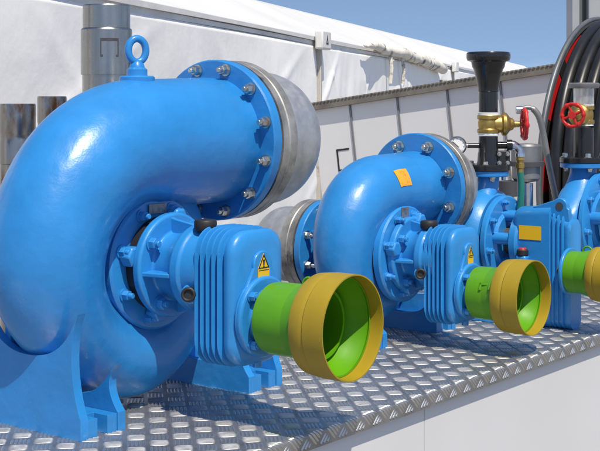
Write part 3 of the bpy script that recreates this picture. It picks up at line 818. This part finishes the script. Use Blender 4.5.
# ------------------------------------------------------------------ panel wall with the ribbed roof edge
def panel_wall():
    th = math.radians(38); ps = math.atan(.129)
    h = (RT * math.cos(th) - FW * math.sin(th))
    u = h * math.cos(ps) + UP * math.sin(ps); v = -h * math.sin(ps) + UP * math.cos(ps)
    n = u.cross(v); n = n if n.dot(FW) < 0 else -n       # towards the viewer
    o = P(8.8, .0825, -.034)
    t = thing('panel_wall', (o.x, o.y, 0), 'off white panelled wall with grey joints under a ribbed brown roof edge', 'wall')
    def bx(x0, x1, y0, y1, d0, d1, mb=None):
        mb = mb or MB()
        vs = [o + u*x + v*y + n*d for d in (d0, d1) for x, y in ((x0,y0),(x1,y0),(x1,y1),(x0,y1))]
        return mb.add(vs, [(3,2,1,0),(4,5,6,7),(0,1,5,4),(1,2,6,5),(2,3,7,6),(3,0,4,7)])
    W = 3.6
    js = [.32 + .383 * k for k in range(9)]
    edges = [0.] + js + [W]
    for a, b in zip(edges, edges[1:]):
        bx(a + .004, b - .004, -2.0, -.03, -.05, 0).build('panel', M['panel'], t, bevel=.003)
    for x in js:
        bx(x - .007, x + .007, -2.0, -.03, -.02, .008).build('joint_strip', M['seam'], t)
    bx(-.0, W, -2., -.03, -.09, -.052).build('backing', M['seam'], t)
    # ribbed edge of the roof sheet
    g = MB(); bx(-.02, W, -.04, .004, -.05, .035, g)
    g.build('roof_edge', M['gutter'], t)
    rb = MB(); k = 0; x = -.02
    while x < W:
        bx(x, x + .018, .0045, .013, -.05, .04, rb); x += .030
    rb.build('roof_ribs', M['gutter'], t)
    bx(-.02, W, -.038, .006, -.6, -.051).build('roof_sheet', M['gutter'], t)
    # bracket-shaped black mark beside the first joint
    mk = MB()
    a, b, y0, y1, w = .168, .275, -.475, -.325, .012
    bx(a, a + w, y0, y1, .0005, .003, mk); bx(a + w, b, y1 - w, y1, .0005, .003, mk); bx(a + w, b, y0, y0 + w, .0005, .003, mk)
    mk.build('black_mark', M['mark'], t, smooth=False)
panel_wall()

# ------------------------------------------------------------------ white marquee
def tent():
    def line(D): return .14 - .25 * (15 - D)
    t = thing('marquee_tent', tuple(P(15, line(15), -CAMZ)), 'long white marquee with wrinkled fabric walls and a low pitched roof', 'tent')
    d = (FW + RT * .25).normalized(); n = (RT - FW * .25).normalized()
    E = .65
    rnd = random.Random(3)
    # wall as a wrinkled sheet hung between eave and ground, bays between posts
    def wall(D0, D1, nx, nz, amp):
        vs, fs = [], []; ph = [rnd.uniform(0, 6) for _ in range(8)]
        for i in range(nx + 1):
            D = D0 + (D1 - D0) * i / nx
            for j in range(nz + 1):
                z = -CAMZ + .02 + (E - .03 + CAMZ) * j / nz
                f = i / nx; g = j / nz; top = min(1, (1 - g) * 6)
                off = amp * top * (.6*math.sin(11*f + 2*g + ph[0]) + .4*math.sin(25*f - 4*g + ph[1]) + .26*math.sin(51*f + 6*g + ph[2]) + .10*math.sin(13*g + 8*f + ph[3]) + .10*math.sin(95*f - 9*g + ph[4]))
                q = (f * 2.6 + (1 - g) * 1.3) % 1.0; off += amp * .9 * top * math.exp(-((q - .5) / .035) ** 2) * (.3 + .7 * g)
                q = (f * 3.4 - (1 - g) * .9 + .2) % 1.0; off += amp * .7 * top * math.exp(-((q - .5) / .03) ** 2) * g
                off += amp * 1.4 * math.sin(3*PI*f) * math.sin(PI*g) + .052
                vs.append(P(D, line(D), z) + n * off)
        for i in range(nx):
            for j in range(nz):
                a = i*(nz+1)+j; fs.append((a, a+nz+1, a+nz+2, a+1))
        o = MB().add(vs, fs).build('fabric_wall', M['fabric'], t, ang=180)
        so = o.modifiers.new('thick', 'SOLIDIFY'); so.thickness = .004
    for D0, D1, am in ((3.2, 15.0, .022), (15.0, 21.5, .03), (21.5, 46.0, .03)):
        wall(D0, D1, 160, 60, am)
    # roof: eave to ridge and down the far side, slightly sagging between frames
    def ridge(D): return 1.41 + (D - 18) * .0084
    vs, fs = [], []; nx, nw = 160, 14
    for i in range(nx + 1):
        D = 3. + 66 * (i / nx) ** 1.5
        for j in range(nw + 1):
            k = j / nw
            lat = line(D) + .06 - k * 1.60; z = E + .088 + (ridge(D) - E - .088) * k
            z += -.05 * math.sin(PI * k) * abs(math.sin(D * .63)) + .012 * math.sin(D * 3.1 + k * 5) * math.sin(PI*k)
            vs.append(P(D, lat, z))
    for i in range(nx):
        for j in range(nw):
            a = i*(nw+1)+j; fs.append((a, a+nw+1, a+nw+2, a+1))
    o = MB().add(vs, fs).build('roof', M['roof'], t, ang=180)
    so = o.modifiers.new('thick', 'SOLIDIFY'); so.thickness = .01; so.offset = -1
    vs = []; fs = []
    for i in range(2):
        D = (3., 69.)[i]
        vs += [P(D, line(D) - 1.545, ridge(D) - .003), P(D, line(D) - 3.2, E + .1)]
    o2 = MB().add(vs, [(0, 2, 3, 1)]).build('rear_roof', M['roof'], t); so = o2.modifiers.new('thick', 'SOLIDIFY'); so.thickness = .01
    # valance band along the eave, eave beam under it
    def band(D0, D1, z0, z1, o0, o1, name, m):
        mb = MB(); N = 40; rings = []
        for i in range(N + 1):
            D = D0 + (D1 - D0) * i / N
            q = P(D, line(D), 0); w = .006 * math.sin(D * 5)
            rings.append([q + n*o0 + UP*(z0+w), q + n*o1 + UP*(z0+w), q + n*o1 + UP*z1, q + n*o0 + UP*z1])
        return mb.loft(rings).build(name, m, t)
    band(3.2, 46, E - .005, E + .040, -.02, .05, 'eave_beam', M['beam'])
    band(3.2, 46, E + .045, E + .085, .02, .075, 'valance', M['roof'])
    for D in (4.0, 15., 27.):
        q = P(D, line(D), -CAMZ) + n * .065
        b = MB(); R = Matrix((d, n, UP)).transposed()
        b.box((-.035, -.03, 0), (.035, .05, E + CAMZ - .006), R, q).build('post', M['tentpost'], t, bevel=.01)
        b = MB(); b.box((-.22, -.03, E + CAMZ - .06), (.22, .07, E + CAMZ + .16), R, q + n*.05).build('eave_bracket', M['beam'], t, bevel=.02)
        if D == 15.:
            o_ = q + n * .1215 + UP * (E + CAMZ + .05)
            tm = MB(); A = [(-.055, -.05), (.055, -.05), (0, .065)]; B = [(x*.45, y*.45 - .008) for x, y in A]
            for i in range(3):
                j = (i + 1) % 3; tm.prism([A[i], A[j], B[j], B[i]], o_, -d, UP, n, .002)
            tm.build('emblem', M['mark'], t, smooth=False)
    # rolled stained canvas lying along the far eave
    pts = []; rad = []; vv = 0
    N = 70
    for i in range(N):
        k = i / (N - 1); D = 17.4 + 7.6 * k
        vv = vv * .6 + rnd.uniform(-1, 1) * .4
        pts.append(P(D, line(D), E + .10 - .13 * k * k + .035 * vv) + n * (.14 + .03 * math.sin(i * .31)))
        rad.append((.05 + .06 * k) * (1 + .13 * vv) * (min(1, .35 + i * .12)) * (.5 if i == N-1 else 1))
    ob = MB().tube(pts, rad, 20).build('rolled_canvas', M['dirty'], t, ang=180)
    for dd in (19.4, 20.5):            # hanging tubes added for the two upright shadows below the bundle
        e = P(dd, line(dd), E + .02) + n * .13
        MB().tube([e, e + n*.02 - UP*.18, e - UP*.42], .03, 8).build('shade_streak', M['dirty'], t)
    q = P(25.2, line(25.2), -CAMZ) + n*.12
    MB().cyl(q, UP, .09, CAMZ + E - .25, 16).build('post', M['tentpost'], t)
tent()

# ------------------------------------------------------------------ hose reel
def hose_reel():
    D = 7.0; px, py = 601, 178
    c = P(D, (px-300)/1280*D, -(py-100)/1280*D)
    ray = math.atan2(px-300, 1280)
    ang = ray + math.radians(62)
    a = FW * math.cos(ang + math.radians(4)) * 0 + (RT * math.cos(math.radians(90) - (math.radians(110) + ray)) + FW * math.cos(math.radians(110) + ray))
    a.normalize()
    t = thing('hose_reel', (c.x, c.y, 0), 'large reel of thick black hose with a grey rim and red inner face', 'hose reel')
    R = .838
    rm = MB(); _, u, v = frame(a)
    rm.tube([c + (u*math.cos(2*PI*i/96) + v*math.sin(2*PI*i/96)) * (R + .030) for i in range(96)], .014, 12, closed=True)
    rm.lathe([(-.012, R + .008), (-.012, R + .03), (.012, R + .03), (.012, R + .008)], c, a, 96, closed=True)
    ro = rm.build('reel_rim', M['reelgrey'], t)
    MB().lathe([(-.006, .30), (-.006, R + .0075), (.006, R + .0075), (.006, .30)], c, a, 96, closed=True).build('reel_disc', M['reelred'], t)
    sp = MB()
    for i in range(14):
        w = 2*PI*i/14 + .1
        d = u*math.cos(w) + v*math.sin(w); e = a.cross(d)
        Rm = Matrix((d, e, a)).transposed()
        sp.box((.3, -.05, .0065), (R + .005, .05, .009), Rm, c)
    sp.build('spoke', M['blackm'], t)
    hs = MB(); N = 7; pts = []
    step = .068
    tot = 96 * N
    for i in range(tot + 1):
        w = 2*PI*i/96; k = i / 96
        off = .041 + step * k
        pts.append(c + a * off + (u*math.cos(w) + v*math.sin(w)) * R)
    hs.tube(pts, .0335, 14)
    hs.build('hose', M['hose'], t)
    MB().lathe([(.03, 0), (.03, .765), (.58, .765), (.58, 0)], c, a, 72).build('drum', M['blackm'], t)
    MB().lathe([(.585, .3), (.585, R + .09), (.61, R + .09), (.61, .3)], c, a, 96, closed=True).build('reel_disc', M['reelgrey'], t)
    st = MB(); ends = (-.10, .70)
    for e in ends:
        for s in (-1, 1):
            st.tube([c + a*e, Vector((c.x, c.y, .0)) + a*e + a.cross(UP)*s*.55], .025, 10)
    st.tube([c + a*ends[0], c + a*ends[1]], .03, 12)
    st.build('stand', M['reelgrey'], t)
hose_reel()

# ------------------------------------------------------------------ grey column behind the reel
def column():
    D = 10.5
    c = P(D, (590-300)/1280*D, 0); c.z = 0
    t = thing('steel_column', tuple(c), 'pale grey steel column rising behind the hose reel', 'column')
    Rm = Matrix((RT, FW, UP)).transposed()
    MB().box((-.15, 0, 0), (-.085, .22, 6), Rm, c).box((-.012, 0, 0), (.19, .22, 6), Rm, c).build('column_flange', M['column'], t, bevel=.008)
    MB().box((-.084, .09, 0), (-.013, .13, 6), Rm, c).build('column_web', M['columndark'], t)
column()

# ------------------------------------------------------------------ odd equipment between pumps 3 and 4
def housing():
    D = 5.35; c = P(D, (526-300)/1280*D, 0)
    t = thing('pump_housing', (c.x, c.y, TOP), 'grey cast housing on a dark column behind the brass valve pump', 'housing')
    z = lambda y: CAMZ - (y-100)/1280*D
    MB().lathe([(z(183), 0), (z(181), .048), (z(178), .058), (z(166), .058), (z(165), .05), (z(163), .05), (z(162), .062), (z(146), .062), (z(144), .055), (z(143), .0)], (c.x, c.y, 0), UP, 40).build('body', M['grey'], t, ang=30)
    MB().cyl((c.x, c.y, z(166)), UP, .075, z(161.5)-z(166), 40).build('clamp_band', M['gap'], t)
    q = c - RT * .07
    MB().cyl((q.x, q.y, z(196)), UP, .045, z(181)-z(196), 28).build('motor_cap', M['gap'], t)
    MB().cyl((c.x, c.y, TOP), UP, .03, z(183) - TOP, 20).build('stem', M['chrome'], t)
    q = c - FW * .075 + RT * .02
    pts = [q + Vector((0,0,z(158))), q + RT*.012 + Vector((0,0,z(163))) - FW*.01, q + RT*.02 + Vector((0,0,z(170))), q + RT*.018 + Vector((0,0,z(180)))]
    MB().tube(pts, .009, 12).build('pink_tube', M['pink'], t)
housing()
def frame_tube():
    D = 5.6
    w = lambda px, py, d=0.: P(D + d, (px-300)/1280*(D+d), -(py-100)/1280*(D+d))
    t = thing('tubular_handle', tuple(w(550, 322)), 'curved bright steel tube handle standing in front of the hose reel', 'handle')
    pts = [w(519,110), w(526,107.5), w(533,109), w(539,117), w(543,132), w(547,155), w(552,180), w(557,205), w(561,235), w(563,280), w(563, 328)]
    fine = []
    for i in range(len(pts) - 1):
        p0, p1, p2, p3 = pts[max(i-1,0)], pts[i], pts[i+1], pts[min(i+2, len(pts)-1)]
        for k in range(6):
            s = k / 6
            fine.append(.5*((2*p1) + (p2-p0)*s + (2*p0-5*p1+4*p2-p3)*s*s + (3*p1-p0-3*p2+p3)*s**3))
    fine.append(pts[-1])
    MB().tube(fine, [.010]*12 + [.014]*(len(fine)-12), 14).build('tube', M['grey'], t)
    e = w(519, 110)
    MB().cyl(e - RT*.012, RT, .018, .024, 20).build('end_knob', M['chrome'], t)
    MB().box((-.1, -.1, 0), (.1, .1, .02), None, Vector((w(563,328).x, w(563,328).y, TOP))).build('foot_plate', M['grey'], t)
frame_tube()

# overhead cable
a, b = P(14, (505-300)/1280*14, (100-79)/1280*14), P(14, (640-300)/1280*14, (100-42)/1280*14)
c = MB().tube([a + (b-a)*i/16 - UP*.05*math.sin(PI*i/16) for i in range(17)], .008, 8).build('overhead_cable', M['cable'])
c['label'] = 'thin dark cable slung against the sky above the roof edge'; c['category'] = 'cable'

# ------------------------------------------------------------------ ground
g = MB().add([(-150,-150,0),(150,-150,0),(150,150,0),(-150,150,0)], [(0,1,2,3)]).build('ground', M['ground'])
struct(g)

# ------------------------------------------------------------------ camera, sun, sky
cam = bpy.data.cameras.new('camera'); co = bpy.data.objects.new('camera', cam); COL.objects.link(co)
co.location = CAM
co.rotation_euler = (PI/2, 0, AZ - PI/2)
cam.sensor_width = 36; cam.lens = 1280/600*36; cam.shift_y = -(225.5-100)/600
cam.clip_start = .05; cam.clip_end = 1000
S.camera = co

sd = Vector((.30, .50, -1.0)).normalized()         # light travel
sun = bpy.data.lights.new('sun', 'SUN'); so = bpy.data.objects.new('sun', sun); COL.objects.link(so)
sun.energy = 4.5; sun.angle = math.radians(.5); sun.color = (1, .955, .88)
so.rotation_euler = sd.to_track_quat('-Z', 'Y').to_euler()
so.location = (0, 0, 8)
w = bpy.data.worlds.new('World'); S.world = w; w.use_nodes = True
nt = w.node_tree; bg = nt.nodes['Background']
sky = nt.nodes.new('ShaderNodeTexSky'); sky.sky_type = 'NISHITA'; sky.sun_disc = False
el = math.asin(-sd.z); to = -sd
sky.sun_elevation = el
sky.sun_rotation = math.atan2(to.x, to.y)
sky.air_density = 1.0; sky.dust_density = .1; sky.ozone_density = 3.0
tcw = nt.nodes.new('ShaderNodeTexCoord'); sx = nt.nodes.new('ShaderNodeVectorMath'); sx.operation = 'MULTIPLY_ADD'
sx.inputs[1].default_value = (1, 1, 1.6); sx.inputs[2].default_value = (0, 0, .24)
nt.links.new(tcw.outputs['Generated'], sx.inputs[0])
nm = nt.nodes.new('ShaderNodeVectorMath'); nm.operation = 'NORMALIZE'
nt.links.new(sx.outputs[0], nm.inputs[0]); nt.links.new(nm.outputs[0], sky.inputs['Vector'])
cn = nt.nodes.new('ShaderNodeTexNoise'); cn.inputs['Scale'].default_value = 2.6; cn.inputs['Detail'].default_value = 7
cm = nt.nodes.new('ShaderNodeMapping'); cm.inputs['Scale'].default_value = (1, 1, 3.2); cm.inputs['Location'].default_value = (.3, .1, 0)
nt.links.new(tcw.outputs['Generated'], cm.inputs['Vector']); nt.links.new(cm.outputs['Vector'], cn.inputs['Vector'])
cr = nt.nodes.new('ShaderNodeValToRGB'); cr.color_ramp.elements[0].position = .50; cr.color_ramp.elements[1].position = .78
cr.color_ramp.elements[1].color = (.75, .75, .75, 1)
nt.links.new(cn.outputs['Fac'], cr.inputs['Fac'])
hs_ = nt.nodes.new('ShaderNodeHueSaturation'); hs_.inputs['Saturation'].default_value = .35; hs_.inputs['Value'].default_value = 1.5
nt.links.new(cr.outputs['Color'], hs_.inputs['Fac']); nt.links.new(sky.outputs[0], hs_.inputs['Color'])
nt.links.new(hs_.outputs['Color'], bg.inputs['Color']); bg.inputs['Strength'].default_value = .15
S.view_settings.view_transform = 'Standard'; S.view_settings.look = 'None'
S.view_settings.exposure = .12; S.view_settings.gamma = 1; S.view_settings.use_curve_mapping = False
S.cycles.max_bounces = 8
S.view_settings.use_white_balance = True
S.view_settings.white_balance_temperature = 7000; S.view_settings.white_balance_tint = 10

for o in list(bpy.data.objects):
    if 'wo' in o: del o['wo']
